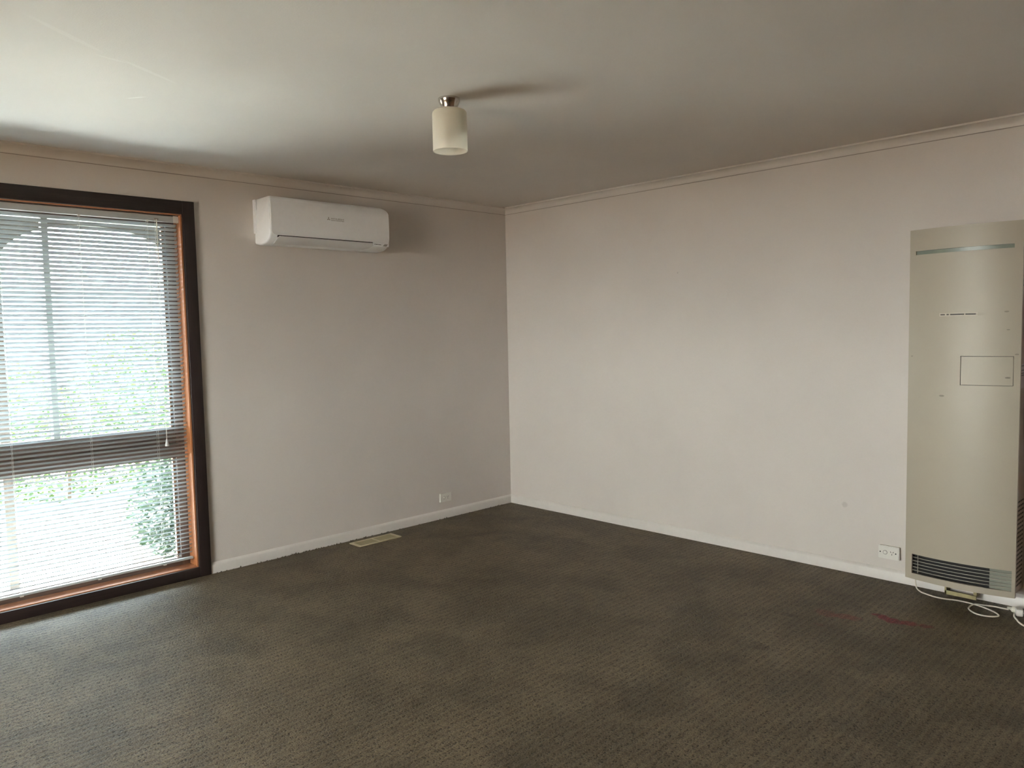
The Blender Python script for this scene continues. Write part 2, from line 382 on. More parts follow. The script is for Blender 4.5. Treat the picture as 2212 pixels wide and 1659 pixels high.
# frayed carpet yarn against the left skirting
bm = NB()
for k in range(150):
    x = random.choice((random.uniform(-2.5, -.1), random.gauss(-1.55, .22), random.gauss(-1.95, .12)))
    if x > -.05 or x < -2.5: continue
    h = abs(random.gauss(.002, .0035))+.0015; a = random.uniform(0, 6.28); y = -.0165-random.random()*.004; w = random.uniform(.003, .007)
    t = bm.verts.new((x+random.gauss(0, .006), y+random.gauss(0, .001), h))
    b = [bm.verts.new((x-w, y-.003, -.001)), bm.verts.new((x+w, y-.003, -.001)), bm.verts.new((x+w, y+.002, -.001)), bm.verts.new((x-w, y+.002, -.001))]
    for i in range(4): bm.faces.new((b[i], b[(i+1) % 4], t))
o = obj('carpet_fringe', bm, M['tuft'], floor, kind='stuff')

# ------------------------------------------------------------------ window_1 (tall, in the left wall)
JX0, JX1, JZ0, JZ1 = -4.045, -2.610, .066, 2.117      # clear opening inside the jambs
win = bpy.data.objects.new('window_1', None); COL.objects.link(win); win.location = (-3.33, 0, 0); win['kind'] = 'structure'
def wpart(name, bm, mat, smooth_a=None, **kw):
    bmesh.ops.translate(bm, verts=bm.verts, vec=(3.33, 0, 0)); return obj(name, bm, mat, win, smooth_a, **kw)
AX1, AZ1, AX0 = -2.531, 2.200, -4.125
AI = -2.5985
bm = NB(); box(bm, AI, AX1, -.020, 0, 0, AZ1, .0025); wpart('architrave', bm, M['arch_v'], 40)
bm = NB(); box(bm, AX0, -4.0565, -.020, 0, 0, AZ1, .0025); wpart('architrave', bm, M['arch_v'], 40)
bm = NB(); box(bm, -4.0565, AI, -.0195, 0, 2.126, AZ1, .0025); wpart('architrave', bm, M['arch_h'], 40)
bm = NB(); box(bm, -4.0565, AI, -.0195, 0, 0, .0595, .0025); wpart('architrave', bm, M['arch_h'], 40)
bm = NB(); box(bm, JX1, WX1+.0, -.004, .15, WZ0, WZ1, .001); wpart('jamb', bm, M['cedar_v'])
bm = NB(); box(bm, WX0, JX0, -.004, .15, WZ0, WZ1, .001); wpart('jamb', bm, M['cedar_v'])
bm = NB(); box(bm, JX0, JX1, -.004, .15, JZ1, WZ1, .001); wpart('head', bm, M['cedar_h'])
bm = NB(); box(bm, JX0, JX1, -.004, .15, WZ0, JZ0, .001); wpart('sill', bm, M['cedar_h'])
SY0, SY1 = .092, .135
bm = NB(); box(bm, JX1-.050, JX1, SY0, SY1, JZ0, JZ1, .002); st = wpart('stile', bm, M['sash_v'])
bm = NB(); box(bm, JX1-.064, JX1-.050, SY0+.028, SY1+.006, JZ0+.05, JZ1-.05, .002); obj('stile_lit_side', bm, M['cedar_v'], st).location = (3.33, 0, 0)  # orange strip puts the stile's daylit side face into the colour
bm = NB(); box(bm, JX0, JX0+.050, SY0, SY1, JZ0, JZ1, .002); wpart('stile', bm, M['sash_v'])
bm = NB(); box(bm, JX0+.05, JX1-.05, SY0, SY1, JZ0, .112, .002); wpart('rail', bm, M['sash_h'])
bm = NB(); box(bm, JX0+.05, JX1-.05, SY0, SY1, 2.06, JZ1, .002); wpart('rail', bm, M['sash_h'])
bm = NB(); box(bm, JX0+.05, JX1-.05, SY0-.006, SY1, .712, .800, .003); wpart('transom', bm, M['sash_h'])
bm = NB(); box(bm, JX0+.05, JX1-.05, SY0+.006, SY1-.004, .800, .893, .003); wpart('rail', bm, M['sash_h'])
bm = NB(); box(bm, -3.293, -3.262, SY0, SY1, .893, 2.06, .002); wpart('stile', bm, M['alu'])
for x0, x1, z0, z1 in ((JX0+.05, -3.290, .893, 2.06), (-3.265, JX1-.05, .893, 2.06), (JX0+.05, JX1-.05, .112, .712)):
    bm = NB(); box(bm, x0-.004, x1+.004, .114, .118, z0-.004, z1+.004); wpart('pane', bm, M['glass'])
# fill_window: added frame and pane, warm tinted
win2 = bpy.data.objects.new('fill_window', None); COL.objects.link(win2); win2.location = (X0, (RY0+RY1)/2, 0); win2['kind'] = 'structure'
hw = (RY1-RY0)/2
bm = NB()
for q in ((-hw, hw, RZ0, RZ0+.05), (-hw, hw, RZ1-.05, RZ1), (-hw, -hw+.05, RZ0, RZ1), (hw-.05, hw, RZ0, RZ1)): box(bm, -.10, -.03, q[0], q[1], q[2], q[3])
obj('frame', bm, M['arch_h'], win2)
bm = NB(); box(bm, -.068, -.064, -hw, hw, RZ0, RZ1); obj('pane', bm, M['warm_fill_glass'], win2)

# ------------------------------------------------------------------ venetian blind
bl = thing('venetian_blind', 'white horizontal venetian blind hanging in the tall brown window', 'blind', (-3.33, .034, JZ0))
bl.location = (-3.33, .034, 0)
BL0, BL1 = -.700, .712                                 # local ends of slats
bm = NB(); box(bm, -.712, .7175, -.014, .014, 2.079, 2.113, .002); hr = obj('headrail', bm, M['slat'], bl)
for x0, x1 in ((.690, .7195), (-.7145, -.685)):
    bm = NB(); box(bm, x0, x1, -.017, -.014, 2.0775, 2.1145, .0008); box(bm, x0 if x0 < 0 else x1-.002, x0+.002 if x0 < 0 else x1, -.017, .016, 2.0775, 2.1145); obj('end_bracket', bm, M['white_plastic'], hr)
TILT = R(37); NW = 6
def slat_profile():
    top, bot = [], []
    for k in range(NW+1):
        s = (k/NW-.5)*.025; c = .0022*(1-(2*k/NW-1)**2)
        for lst, off in ((top, .00025), (bot, -.00025)):
            y, z = s, c+off
            lst.append((y*math.cos(TILT)+z*math.sin(TILT)*1, -y*math.sin(TILT)+z*math.cos(TILT)))
    return top + bot[::-1]
bm = NB(); prism(bm, slat_profile(), BL0, BL1, 'x')
s0 = obj('slat', bm, M['slat'], bl, 50)
ZT, PITCH_S = 2.060, .0233
NS = int((ZT-.142)/PITCH_S)+1
slats = []
for k in range(NS):
    s = s0 if k == 0 else s0.copy()
    if k: COL.objects.link(s); s.parent = bl
    s.location = (random.gauss(0, .0006), 0, ZT-k*PITCH_S); s.rotation_euler = (random.gauss(0, R(1.0))+R(-2+9*(k/NS)**1.3), random.gauss(0, R(.03)), 0)
bm = NB(); box(bm, BL0, BL1, -.012, .012, .108, .121, .003); br = obj('bottom_rail', bm, M['slat'], bl)
LADX = (-.17, .20, .548, -.53)
for x in LADX:
    bm = NB()
    for y in (-.0135, .0135): tube(bm, [(x, y, 2.08), (x, y, .118)], .0006, 5)
    for k in range(NS):
        z = ZT-k*PITCH_S-.0015; tube(bm, [(x, -.0135, z+.006), (x, .0135, z-.008)], .0005, 4)
    obj('ladder_cord', bm, M['cord'], bl)
    bm = NB(); box(bm, x-.009, x+.009, -.0135, .0135, .104, .110, .002); obj('cord_clip', bm, M['white_plastic'], br)
    bm = NB(); box(bm, x-.006, x+.006, -.0155, -.013, 2.072, 2.083); obj('cord_guide', bm, M['white_plastic'], hr)
bm = NB(); box(bm, .583, .607, -.020, -.012, 2.085, 2.095, .001); obj('cord_lock', bm, M['print_grey'], hr)
bm = NB(); tube(bm, [(.595, -.021, 2.088), (.597, -.022, 1.84)], .0028, 8); obj('tilt_wand', bm, M['cord'], bl)
bm = NB()
for dx in (-.004, .004): tube(bm, [(.590+dx, -.0185, 2.088), (.592+dx*1.2, -.020, 1.4), (.590+dx*.3, -.021, .835)], .0009, 5)
lc = obj('lift_cord', bm, M['cord'], bl)
bm = NB(); lathe(bm, [(0, .837), (.004, .836), (.006, .825), (.011, .800), (.0105, .797), (0, .797)], 12, cx=.590, cy=-.021); obj('tassel', bm, M['clear'], lc, 40)

# ------------------------------------------------------------------ split-system air conditioner (left wall)
ac = thing('air_conditioner', 'white split system air conditioner mounted high on the wall beside the window', 'air conditioner', (-1.715, 0, 1.972))
AL, AR = -.438, .432
def ac_body_pts():
    pts = [(0, .012), (0, .288), (-.150, .290)]
    for k in range(1, 7):
        a = R(15*k); pts.append((-.150-.038*math.sin(a), .252+.038*math.cos(a)))
    pts += [(-.191, .10), (-.190, .062)]
    pts += [(-.184, .040), (-.165, .022), (-.130, .008), (-.085, .001), (-.04, .002)]
    return pts
bm = NB(); prism(bm, ac_body_pts(), AL, AR, 'x')
bmesh.ops.recalc_face_normals(bm, faces=bm.faces)
caps = [f for f in bm.faces if len(f.verts) > 6]
es = [e for f in caps for e in f.edges if min(v.co.y for v in e.verts) < -.02]
bmesh.ops.bevel(bm, geom=es, offset=.012, segments=3, affect='EDGES', profile=.6)
def ac_round(bm):
    for v in bm.verts:
        t = min(1.0, max(0.0, (v.co.z-.245)/.045))
        k = .058 if v.co.x > 0 else .020
        e = max(0.0, (abs(v.co.x)-.30)/.138)
        v.co.x -= math.copysign(k*t**2.4*e, v.co.x)
ac_round(bm); obj('casing', bm, M['ac_white'], ac, 45)
# front panel: curved sheet with big corner radii
def curved_plate(outline, yfun, th, nsub=10):
    bm = NB()
    vs = [bm.verts.new((x, 0, z)) for x, z in outline]; f = bm.faces.new(vs)
    zs = sorted({z for _, z in outline}); z0, z1 = zs[0], zs[-1]
    for k in range(1, nsub):
        z = z0+(z1-z0)*k/nsub
        bmesh.ops.bisect_plane(bm, geom=bm.verts[:]+bm.edges[:]+bm.faces[:], plane_co=(0, 0, z), plane_no=(0, 0, 1))
    r = bmesh.ops.extrude_face_region(bm, geom=bm.faces[:])
    nv = [v for v in r['geom'] if isinstance(v, bmesh.types.BMVert)]
    for v in nv: v.co.y -= th
    for v in bm.verts: v.co.y += yfun(v.co.x, v.co.z)
    return bm
def pan_y(x, z):
    t = max(0, (z-.235)/.045); e = max(0, (abs(x+.003)-.405)/.030)
    return -.1915+.030*t**2.2+.010*e**2-.004*(1-((z-.15)/.12)**2)
outl = rrect(AL+.008, AR-.006, .052, .2795, .030, 6)
bm = curved_plate(outl, pan_y, .0085, 12); ac_round(bm); obj('front_panel', bm, M['ac_white'], ac, 40)
# dark gap, flap, lower lip
bm = NB(); prism(bm, [(-.1865, .030), (-.1985, .050), (-.1985, .0545), (-.183, .052)], -.388, .290, 'x'); obj('air_gap', bm, M['dark_gap'], ac)
bm = NB()
fl = [(-.380, .286, -.2005, .0450), (-.398, .288, -.1985, .026), (-.400, .270, -.180, .012), (-.396, .240, -.150, .003)]
A = [(bm.verts.new((a, y, z)), bm.verts.new((b, y, z))) for a, b, y, z in fl]
B = [(bm.verts.new((a+.002, y+.008, z+.006)), bm.verts.new((b-.002, y+.008, z+.006))) for a, b, y, z in fl]
for P in (A, B):
    for p, q in zip(P, P[1:]): bm.faces.new((p[0], p[1], q[1], q[0]))
for i in (0, -1): bm.faces.new((A[i][0], A[i][1], B[i][1], B[i][0]))
for s in (0, 1):
    for i in range(3): bm.faces.new((A[i][s], A[i+1][s], B[i+1][s], B[i][s]))
obj('flap', bm, M['ac_flap'], ac, 50)
bm = NB(); prism(bm, [(-.196, .028), (-.199, .049), (-.190, .050), (-.186, .030)], .293, .420, 'x'); dsp = obj('display_strip', bm, M['ac_white'], ac)
bm = NB()
v = [bm.verts.new(p) for p in ((.372, -.1968, .030), (.398, -.1968, .030), (.410, -.1992, .044), (.384, -.1992, .044))]; bm.faces.new(v)
r = bmesh.ops.extrude_face_region(bm, geom=bm.faces[:]); [setattr(x.co, 'y', x.co.y-.002) for x in r['geom'] if isinstance(x, bmesh.types.BMVert)]
obj('receiver_window', bm, M['print_grey'], dsp)
bm = NB()
for k, (a, b) in enumerate(((.303, .311), (.314, .330), (.334, .356))): box(bm, a, b, -.2002, -.1975, .0385-k*.0007, .0415-k*.0007)
obj('indicator_print', bm, M['black'], dsp)
bm = NB(); box(bm, AL-.009, AL+.004, -.022, 0, .075, .280, .001); obj('back_plate', bm, M['ac_white'], ac)
# emblem of three diamonds + the maker's words
bm = NB(); ec = Vector((-.041, 0, .176)); s = .0072
for k in range(3):
    a = R(90+120*k); d = Vector((math.cos(a), 0, math.sin(a))); q = Vector((-math.sin(a), 0, math.cos(a)))
    pts = [ec, ec+d*s*.87+q*s*.5, ec+d*s*1.74, ec+d*s*.87-q*s*.5]
    lo = [bm.verts.new((p.x, -.2036, p.z)) for p in pts]; hi = [bm.verts.new((p.x, -.2048, p.z)) for p in pts]
    bm.faces.new(hi)
    for i in range(4): bm.faces.new((lo[i], lo[(i+1) % 4], hi[(i+1) % 4], hi[i]))
obj('emblem', bm, M['print_grey'], ac)
def text(name, body, mat, parent, loc, size, width, rot=(R(90), 0, 0), ext=.0004):
    c = bpy.data.curves.new(name, 'FONT'); c.body = body; c.size = size; c.extrude = ext; c.align_x = 'LEFT'; c.align_y = 'BOTTOM_BASELINE'
    o = bpy.data.objects.new(name, c); COL.objects.link(o); c.materials.append(mat); o.parent = parent
    bpy.context.view_layer.update(); w = o.dimensions.x
    me = bpy.data.meshes.new_from_object(o.evaluated_get(bpy.context.evaluated_depsgraph_get()))
    bpy.data.objects.remove(o)
    me.materials.clear(); q = link(name, me, mat, parent); q.location = loc; q.rotation_euler = rot; q.scale = (width/w, 1, 1)
    return q
text('lettering', 'MITSUBISHI', M['print_grey'], ac, (-.024, -.2046, .1757), .0115, .092)
text('lettering', 'HEAVY INDUSTRIES', M['print_grey'], ac, (-.024, -.2046, .1660), .0100, .094)

# ------------------------------------------------------------------ ceiling light
cl = thing('ceiling_light', 'frosted glass cylinder ceiling light on a polished nickel base', 'lamp', (-2.250, -1.9915, H))
bm = NB(); lathe(bm, [(0, 0), (.0465, 0), (.0470, -.004), (.0460, -.010), (.0425, -.019), (.0375, -.031), (.0350, -.043), (.0350, -.047), (0, -.047)], 48); obj('base', bm, M['chrome'], cl, 35)
bm = NB()
lathe(bm, [(.030, -.0472), (.056, -.048), (.066, -.0515), (.0715, -.058), (.0730, -.066), (.0730, -.216), (.0718, -.2185), (.0700, -.217), (.0698, -.068), (.067, -.058), (.060, -.0525), (.030, -.0510)], 64, closed=True)
obj('shade', bm, M['frosted'], cl, 40)
bm = NB(); lathe(bm, [(0, -.046), (.020, -.046), (.020, -.085), (.018, -.092), (0, -.092)], 24); obj('lamp_holder', bm, M['white_plastic'], cl, 40)
bm = NB(); lathe(bm, [(0, -.092), (.013, -.094), (.014, -.108), (.024, -.128), (.029, -.150), (.026, -.168), (.014, -.180), (0, -.183)], 24); obj('bulb', bm, M['white_plastic'], cl, 60)

# ------------------------------------------------------------------ power outlets
def outlet(label, loc, rz, w, h, screws, blockmat):
    t = thing('power_outlet', label, 'power outlet', loc, rz, 'power outlets above the skirting')
    if blockmat:
        bm = NB(); box(bm, -w/2+.001, w/2-.001, -.014, 0, -h/2+.001, h/2-.001, .003); obj('mounting_block', bm, blockmat, t, 40); d = .014
    else: d = 0
    bm = NB(); prism(bm, rrect(-w/2, w/2, -h/2, h/2, .004, 3), -.009-d, -d, 'y')
    bmesh.ops.recalc_face_normals(bm, faces=bm.faces)
    fr = [f for f in bm.faces if len(f.verts) > 6 and f.calc_center_median().y < -.008-d]
    bmesh.ops.bevel(bm, geom=[e for f in fr for e in f.edges], offset=.004, segments=2, affect='EDGES'); obj('plate', bm, M['white_plastic'], t, 40)
    y = -.009-d; sx, px = -w*.16, w*.16
    bm = NB(); lathe(bm, [(.0095, 0), (.0122, 0), (.0122, .0012), (.0095, .0012)], 24, closed=True)
    bmesh.ops.rotate(bm, verts=bm.verts, cent=(0, 0, 0), matrix=Matrix.Rotation(R(90), 3, 'X')); bmesh.ops.translate(bm, verts=bm.verts, vec=(sx, y, 0)); obj('switch_ring', bm, M['print_grey'], t)
    bm = NB(); lathe(bm, [(0, -.001), (.0093, -.001), (.0093, .003), (.007, .0048), (0, .0052)], 20)
    bmesh.ops.rotate(bm, verts=bm.verts, cent=(0, 0, 0), matrix=Matrix.Rotation(R(90), 3, 'X') @ Matrix.Rotation(0, 3, 'X')); bmesh.ops.translate(bm, verts=bm.verts, vec=(sx, y, 0)); obj('switch', bm, M['white_plastic'], t, 40)
    for dx, dz, ang in ((-.0066, .0055, 30), (.0066, .0055, -30), (0, -.0075, 0)):
        bm = NB(); box(bm, -.0013, .0013, -.0006, .003, -.0042, .0042)
        bmesh.ops.rotate(bm, verts=bm.verts, cent=(0, 0, 0), matrix=Matrix.Rotation(R(-ang), 3, 'Y')); bmesh.ops.translate(bm, verts=bm.verts, vec=(px+dx, y, dz)); obj('pin_slot', bm, M['black'], t)
    if screws:
        for x in (-w*.40, w*.34):
            bm = NB(); lathe(bm, [(0, -.001), (.0037, -.001), (.0037, .0006), (0, .0006)], 14)
            bmesh.ops.rotate(bm, verts=bm.verts, cent=(0, 0, 0), matrix=Matrix.Rotation(R(90), 3, 'X')); bmesh.ops.translate(bm, verts=bm.verts, vec=(x, y, 0)); obj('screw_hole', bm, M['black'], t)
    return t
outlet('small white single power outlet above the skirting near the room corner', (-.7015, 0, .1585), 0, .113, .068, False, None)
outlet('white single power outlet with two dark screw holes beside the wall heater', (0, -2.994, .159), R(-90), .110, .072, True, M['block'])

# ------------------------------------------------------------------ floor vent
fv = thing('floor_vent', 'beige metal floor vent let into the carpet beside the left skirting', 'vent', (-1.4365, -.1375, 0))
VW, VD = .172, .0635
bm = NB()
for q in ((-VW, VW, -VD, -VD+.016), (-VW, VW, VD-.016, VD), (-VW, -VW+.022, -VD+.016, VD-.016), (VW-.022, VW, -VD+.016, VD-.016)): box(bm, q[0], q[1], q[2], q[3], 0, .006, .0015)
obj('frame', bm, M['vent'], fv, 40)
bm = NB(); box(bm, -.004, .004, -VD+.016, VD-.016, .0005, .005); obj('divider', bm, M['vent'], fv)
bm = NB(); box(bm, -VW+.02, VW-.02, -VD+.014, VD-.014, .0002, .0008); obj('duct_opening', bm, M['dark_gap'], fv)
bm = NB(); box(bm, -.0019, .0019, -VD+.016, VD-.016, .0009, .0045); b0 = obj('blade', bm, M['vent_blade'], fv)
xs = [sg*(.0085+i*.0068) for sg in (-1, 1) for i in range(21)]
for i, x in enumerate(xs):
    b = b0 if i == 0 else b0.copy()
    if i: COL.objects.link(b); b.parent = fv
    b.location = (x, 0, 0); b.rotation_euler = (0, R(18), 0)

# ------------------------------------------------------------------ wall heater (right wall)
ht = thing('wall_heater', 'tall cream wall heater with a dark louvred grille at its foot', 'heater', (0, -3.14, 0), R(-90))
HW, HZ0, HZ1, DB, BOW = .490, .100, 1.882, .200, .034
def bow(u): return -(DB+BOW*(1-((u-HW/2)/(HW/2))**2))
bm = NB(); box(bm, .012, HW-.008, -.178, 0, HZ0+.008, HZ1-.004, .004); obj('casing', bm, M['heater_side'], ht, 40)
# front cover with holes: slot, control door, grille
holes = ((.030, .456, 1.7575, 1.7765), (.247, .464, 1.112, 1.2535), (.034, .476, .130, .2305))
us = sorted({0, HW, *[HW*k/20 for k in range(21)], *[h[0] for h in holes], *[h[1] for h in holes]})
zs = sorted({HZ0, HZ1, *[h[2] for h in holes], *[h[3] for h in holes], *[HZ0+(HZ1-HZ0)*k/8 for k in range(1, 8)]})
def clean(v, tol=.004):
    out = [v[0]]
    fixed = {0, HW, HZ0, HZ1, *[x for h in holes for x in h]}
    for x in v[1:]:
        if x-out[-1] < tol:
            if x in fixed and out[-1] not in fixed: out[-1] = x
            elif x in fixed: out.append(x)
        else: out.append(x)
    return out
us, zs = clean(us), clean(zs)
bm = NB(); FV = [[bm.verts.new((u, bow(u), z)) for z in zs] for u in us]
for i in range(len(us)-1):
    for j in range(len(zs)-1):
        um, zm = (us[i]+us[i+1])/2, (zs[j]+zs[j+1])/2
        if any(h[0] < um < h[1] and h[2] < zm < h[3] for h in holes): continue
        bm.faces.new((FV[i][j], FV[i+1][j], FV[i+1][j+1], FV[i][j+1]))
bmesh.ops.delete(bm, geom=[v for v in bm.verts if not v.link_faces], context='VERTS')
bmesh.ops.recalc_face_normals(bm, faces=bm.faces)
if bm.faces[0].normal.y > 0: bmesh.ops.reverse_faces(bm, faces=bm.faces)
r = bmesh.ops.extrude_face_region(bm, geom=bm.faces[:])
for v in r['geom']:
    if isinstance(v, bmesh.types.BMVert): v.co.y += .016
fp = obj('front_cover', bm, M['heater'], ht, 35)
# shallow dents and grey finger marks on the cover
def curved_strip(u0, u1, z0, z1, off, th, n=10):
    bm = NB(); rows = []
    for k in range(n+1):
        u = u0+(u1-u0)*k/n; y = bow(u)+off
        rows.append([bm.verts.new((u, y, z0)), bm.verts.new((u, y, z1)), bm.verts.new((u, y+th, z1)), bm.verts.new((u, y+th, z0))])
    for a, b in zip(rows, rows[1:]):
        for i in range(4): bm.faces.new((a[i], a[(i+1) % 4], b[(i+1) % 4], b[i]))
    bm.faces.new(rows[0]); bm.faces.new(rows[-1][::-1])
    return bm
for u0, u1, z0, z1, off in holes and ((.028, .458, 1.750, 1.784, .019), (.240, .470, 1.105, 1.260, .0175)):
    obj('recess', curved_strip(u0, u1, z0, z1, off, .004), M['dark_gap'], ht)
obj('outlet_strip', curved_strip(.0305, .4555, 1.7580, 1.7760, .006, .006), M['teal'], ht, 30)
cd_ = obj('control_door', curved_strip(.2495, .4615, 1.1145, 1.2510, .0012, .010), M['heater'], ht, 30)
obj('warning_label', curved_strip(.149, .316, 1.4475, 1.4635, -.0007, .0006), M['sticker'], ht)
def flat_marks(name, quads, mat, parent, off):
    bm = NB()
    for u0, u1, z0, z1, dz in quads:
        vs = [bm.verts.new(p) for p in ((u0, bow(u0)+off, z0), (u1, bow(u1)+off, z0+dz), (u1, bow(u1)+off, z1+dz), (u0, bow(u0)+off, z1))]
        bm.faces.new(vs); r = bmesh.ops.extrude_face_region(bm, geom=bm.faces[-1:])
        for v in r['geom']:
            if isinstance(v, bmesh.types.BMVert): v.co.y += .0003
    return obj(name, bm, mat, parent)
# the words on the strip, too small to read in the photograph: rows of short dark strokes in four words
wq = []
for a, b in ((.154, .176), (.182, .193), (.1985, .259), (.265, .309)):
    u = a
    while u < b-.002:
        wq.append((u, u+.0029, 1.4522, 1.4585, 0)); u += .0034
flat_marks('label_print', wq, M['black'], ht, -.0011)
# grille: recess, five bowed slats, pale control box behind the right end
def gy(u): return bow(u)
bm = NB()
box(bm, .020, .484, -.1795, -.1785, .116, .246); obj('grille_recess', bm, M['dark_gap'], ht)
bm = NB(); box(bm, .382, .482, -.196, -.178, .118, .240); obj('control_box', bm, M['control'], ht)
def gslat():
    bm = NB(); rows = []
    n = 16
    for k in range(n+1):
        u = .030+(.480-.030)*k/n; y = bow(u)
        rows.append([bm.verts.new((u, y+.0035, -.0012)), bm.verts.new((u, y+.0035, .0012)), bm.verts.new((u, y+.009, .0006)), bm.verts.new((u, y+.009, -.0012))])
    for a, b in zip(rows, rows[1:]):
        for i in range(4): bm.faces.new((a[i], a[(i+1) % 4], b[(i+1) % 4], b[i]))
    bm.faces.new(rows[0]); bm.faces.new(rows[-1][::-1])
    return bm
g0 = obj('grille_slat', gslat(), M['slat_metal'], ht, 30)
for k in range(5):
    g = g0 if k == 0 else g0.copy()
    if k: COL.objects.link(g); g.parent = ht
    g.location = (0, 0, .130+.1005*(k+1)/6)
for u in (.058,):
    bm = NB(); box(bm, u-.001, u+.001, bow(u)+.018, bow(u)+.024, .128, .232); obj('grille_support', bm, M['slat_metal'], ht)
# side slots and rating plate on the right flank
bm = NB()
for z0, cnt in ((1.58, 12), (.14, 20)):
    for k in range(cnt):
        for yy in (-.150, -.118, -.086, -.054):
            box(bm, HW-.0085, HW-.0072, yy-.012, yy+.012, z0+k*.0215, z0+k*.0215+.008)
obj('side_slots', bm, M['dark_gap'], ht, kind='stuff')
bm = NB(); box(bm, HW-.0085, HW-.0070, -.172, -.06, 1.10, 1.215); rp = obj('rating_plate', bm, M['plate_label'], ht)
bm = NB()
for z in (1.203, 1.182, 1.168, 1.158): box(bm, HW-.0072, HW-.0064, -.170, -.062, z, z+.005)
obj('plate_print', bm, M['black'], rp)
# foot bracket with yellowed face plate
bm = NB(); box(bm, .155, .300, -.088, -.080, .016, .037, .001); box(bm, .155, .163, -.088, -.02, .016, .10); box(bm, .285, .300, -.080, -.02, .03, .108)
obj('foot_bracket', bm, M['brass'], ht)
# grey scuffs on the cover
M['scuff'] = plain('scuff_grey', (.25, .23, .18), .6)
for u, z, q in ((.432, 1.463, .007), (.440, 1.378, .005), (.442, 1.152, .008), (.166, 1.056, .009), (.018, 1.250, .004), (.475, 1.262, .006)):
    bm = NB(); lathe(bm, [(0, -.0004), (q*.7, -.0003), (q, 0)], 12)
    for v in bm.verts:
        x, y, zz = v.co; v.co = Vector((u+x*1.4, bow(u+x*1.4)+zz-.0001, z+y*.55))
    obj('scuff_mark', bm, M['scuff'], ht)

# ------------------------------------------------------------------ cords on the floor by the heater
ct = thing('power_lead', 'white power lead looping on the carpet below the wall heater', 'power lead', (-.117, -3.215, 0))
CP = [(-.100, -3.160, .112), (-.100, -3.158, .060), (-.098, -3.163, .022), (-.104, -3.185, .006), (-.117, -3.215, .0045), (-.134, -3.262, .0045), (-.132, -3.308, .0045), (-.119, -3.347, .0045), (-.113, -3.388, .0045),
      (-.118, -3.43, .0045), (-.142, -3.488, .006), (-.171, -3.539, .0045), (-.205, -3.567, .0045), (-.234, -3.562, .0045), (-.256, -3.532, .0045), (-.257, -3.488, .0045),
      (-.225, -3.450, .0045), (-.185, -3.434, .0045), (-.139, -3.446, .012), (-.104, -3.480, .0045), (-.088, -3.522, .0045), (-.090, -3.555, .0045), (-.099, -3.584, .008)]
O = Vector((-.117, -3.215, 0))
bm = NB(); tube(bm, [Vector(p)-O for p in CP], .0036, 8, 6); obj('cable', bm, M['white_cable'], ct, 60)
bm = NB(); lathe(bm, [(0, -.012), (.013, -.012), (.0145, -.008), (.0145, .010), (.009, .016), (.0045, .034), (0, .034)], 16)
q = Vector((.25, 1, .05)).normalized().to_track_quat('Z', 'Y').to_matrix()
bmesh.ops.rotate(bm, verts=bm.verts, cent=(0, 0, 0), matrix=q); bmesh.ops.translate(bm, verts=bm.verts, vec=Vector((-.106, -3.612, .0155))-O); obj('plug', bm, M['white_cable'], ct, 40)
et = thing('extension_lead', 'white extension lead with chunky socket block on the carpet beside the looped lead', 'extension lead', (-.12, -3.62, 0))
O2 = Vector((-.12, -3.62, 0))
bm = NB(); box(bm, -.026, .022, -.026, .004, 0, .036, .006); 
bmesh.ops.rotate(bm, verts=bm.verts, cent=(0, 0, 0), matrix=Matrix.Rotation(R(18), 3, 'Z')); bmesh.ops.translate(bm, verts=bm.verts, vec=(-.012, -.004, .0005)); obj('socket', bm, M['white_plastic'], et, 40)
bm = NB(); tube(bm, [Vector(p)-O2 for p in ((-.160, -3.622, .014), (-.186, -3.628, .007), (-.215, -3.645, .0045), (-.248, -3.662, .0045), (-.285, -3.700, .0045), (-.33, -3.80, .0045), (-.33, -3.95, .0045), (-.25, -4.2, .0045))], .0042, 8, 6); obj('cable', bm, M['white_cable'], et, 60)
bm = NB(); tube(bm, [Vector(p)-O2 for p in ((-.115, -3.645, .012), (-.122, -3.672, .0045), (-.13, -3.72, .0045), (-.12, -3.8, .0045), (-.08, -3.95, .0045))], .0036, 8, 5); obj('cable', bm, M['white_cable'], et, 60)

# ------------------------------------------------------------------ outside: ground, verandah, hedge, shrub, house
GZ = -.25
bm = NB(); box(bm, -30, 30, -30, 60, GZ-.2, GZ-.02); struct('ground', bm, M['soil'])
bm = NB()
prism(bm, [(-9, .27), (-2.55, .27), (-2.50, 1.6), (-1.98, 3.30), (-2.75, 4.25), (-9, 4.4)], GZ-.05, GZ, 'z'); struct('path', bm, M['concrete'])
vr = thing('verandah', 'cream painted verandah with arched bays outside the window', 'verandah', (-2.64, 1.5, GZ))
VO = Vector((-2.64, 1.5, GZ))
def vadd(name, bm, mat, **kw):
    bmesh.ops.translate(bm, verts=bm.verts, vec=-VO); return obj(name, bm, mat, vr, **kw)
PW = .063; BAY = 1.145; px = [-4.423-PW, -3.278, -2.070, -.925+.06]
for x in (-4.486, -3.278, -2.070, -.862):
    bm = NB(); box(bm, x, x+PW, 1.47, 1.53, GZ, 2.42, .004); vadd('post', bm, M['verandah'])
for xa, xb in ((-4.423, -3.278), (-3.215, -2.070), (-2.007, -.862)):
    pts = [(xa, 2.46), (xa, 1.985)]
    for k in range(1, 24):
        t = k/24; u = 2*t-1; pts.append((xa+(xb-xa)*t, 1.985+.232*(1-abs(u)**2.4)**.72))
    pts += [(xb, 1.985), (xb, 2.46)]
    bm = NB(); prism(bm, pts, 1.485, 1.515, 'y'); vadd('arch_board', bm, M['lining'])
bm = NB(); box(bm, -6.5, 1, .26, 1.62, 2.46, 2.52); vadd('roof_lining', bm, M['lining'])

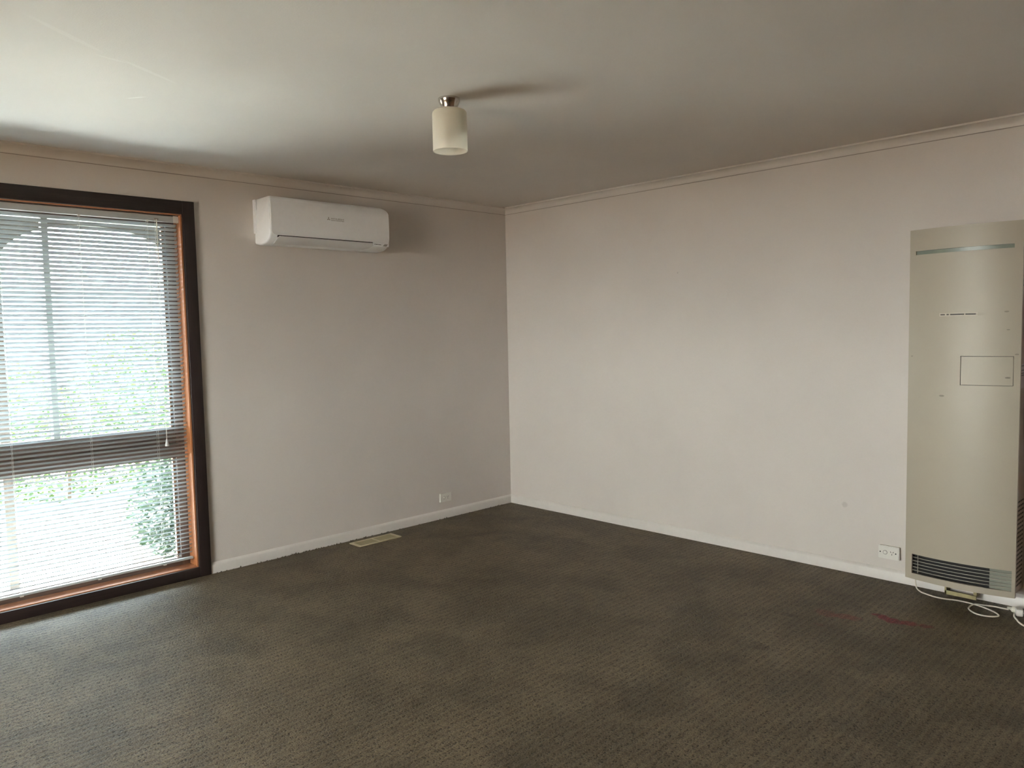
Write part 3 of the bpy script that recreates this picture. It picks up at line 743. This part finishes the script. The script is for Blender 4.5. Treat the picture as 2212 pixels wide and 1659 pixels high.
def foliage(n, lo, hi, size, shape):
    V, Fc = [], []
    c = 0
    while c < n:
        p = np.array([rng.uniform(lo[k], hi[k]) for k in range(3)])
        t = (p-np.array(lo))/(np.array(hi)-np.array(lo))
        if not shape(t, p): continue
        d = rng.normal(size=3); d /= np.linalg.norm(d); d[2] = abs(d[2])*.6-.2
        s = np.cross(d, rng.normal(size=3)); s /= np.linalg.norm(s)+1e-9
        L = size*rng.uniform(.6, 1.3); wd_ = L*.32
        nn = np.cross(d, s)*L*.12
        i = len(V)
        V += [tuple(p), tuple(p+d*L*.5+s*wd_+nn), tuple(p+d*L), tuple(p+d*L*.5-s*wd_+nn)]
        Fc += [(i, i+1, i+2), (i, i+2, i+3)]; c += 1
    return V, Fc
def plant(name, label, cat, base, n, lo, hi, size, shape, mat, stems):
    t = thing(name, label, cat, base)
    V, Fc = foliage(n, lo, hi, size, shape); me = bpy.data.meshes.new('foliage'); me.from_pydata(V, [], Fc)
    o = link('foliage', me, mat, t, kind='stuff')
    for x, y, h in stems:
        bm = NB(); tube(bm, [(x, y, -.02), (x+.03, y-.02, h*.5), (x+.01, y+.04, h)], [.02, .014, .006], 6); obj('stem', bm, M['stem'], t)
def hedge_shape(t, p):
    top = .80+.12*math.sin(p[0]*2.3)+.08*math.sin(p[0]*6.1+1)+.14*(t[0]-.5)
    return t[2] < top and (abs(t[1]-.5) < .30+.2*math.sin(t[2]*2.6+.4))
plant('hedge', 'leafy green hedge along the far side of the concrete path', 'hedge', (-1.6, 4.6, GZ), 22000, (-2.2, -.55, 0), (2.6, .55, 1.95), .062, hedge_shape, M['leaf'], [(x, 0, 1.2) for x in (-1.9, -1.2, -.5, .2, .9, 1.6, 2.3)])
def shrub_shape(t, p):
    q = (t-.5)*2; return q[0]**2+q[1]**2+(q[2]*.95)**2 < 1
plant('garden_shrub', 'low dark shrub growing close outside the right end of the window', 'shrub', (-2.10, .95, GZ), 9000, (-.56, -.45, 0), (.62, .45, .95), .050, shrub_shape, M['leaf2'], [(x, y, .5) for x, y in ((-.2, -.2), (.1, -.1), (-.1, .2), (.25, .15))])
nh = thing('neighbour_house', 'pale blue house with a grey roof behind the garden', 'house', (0, 13.5, GZ))
bm = NB(); box(bm, -3.0, 6, 0, 6, 0, 2.75); obj('wall', bm, M['house_wall'], nh)
bm = NB(); prism(bm, [(-.6, 2.70), (3, 3.9), (6.6, 2.70), (6.6, 2.80), (3, 4.02), (-.6, 2.80)], -3.5, 6.5, 'x'); obj('roof', bm, M['house_roof'], nh)
bm = NB(); box(bm, -2.2, -1.2, -.03, .02, .9, 2.1); fr = obj('window', bm, M['trim'], nh)
bm = NB(); box(bm, -2.13, -1.27, -.04, -.025, .97, 2.03); obj('pane', bm, M['black'], fr)
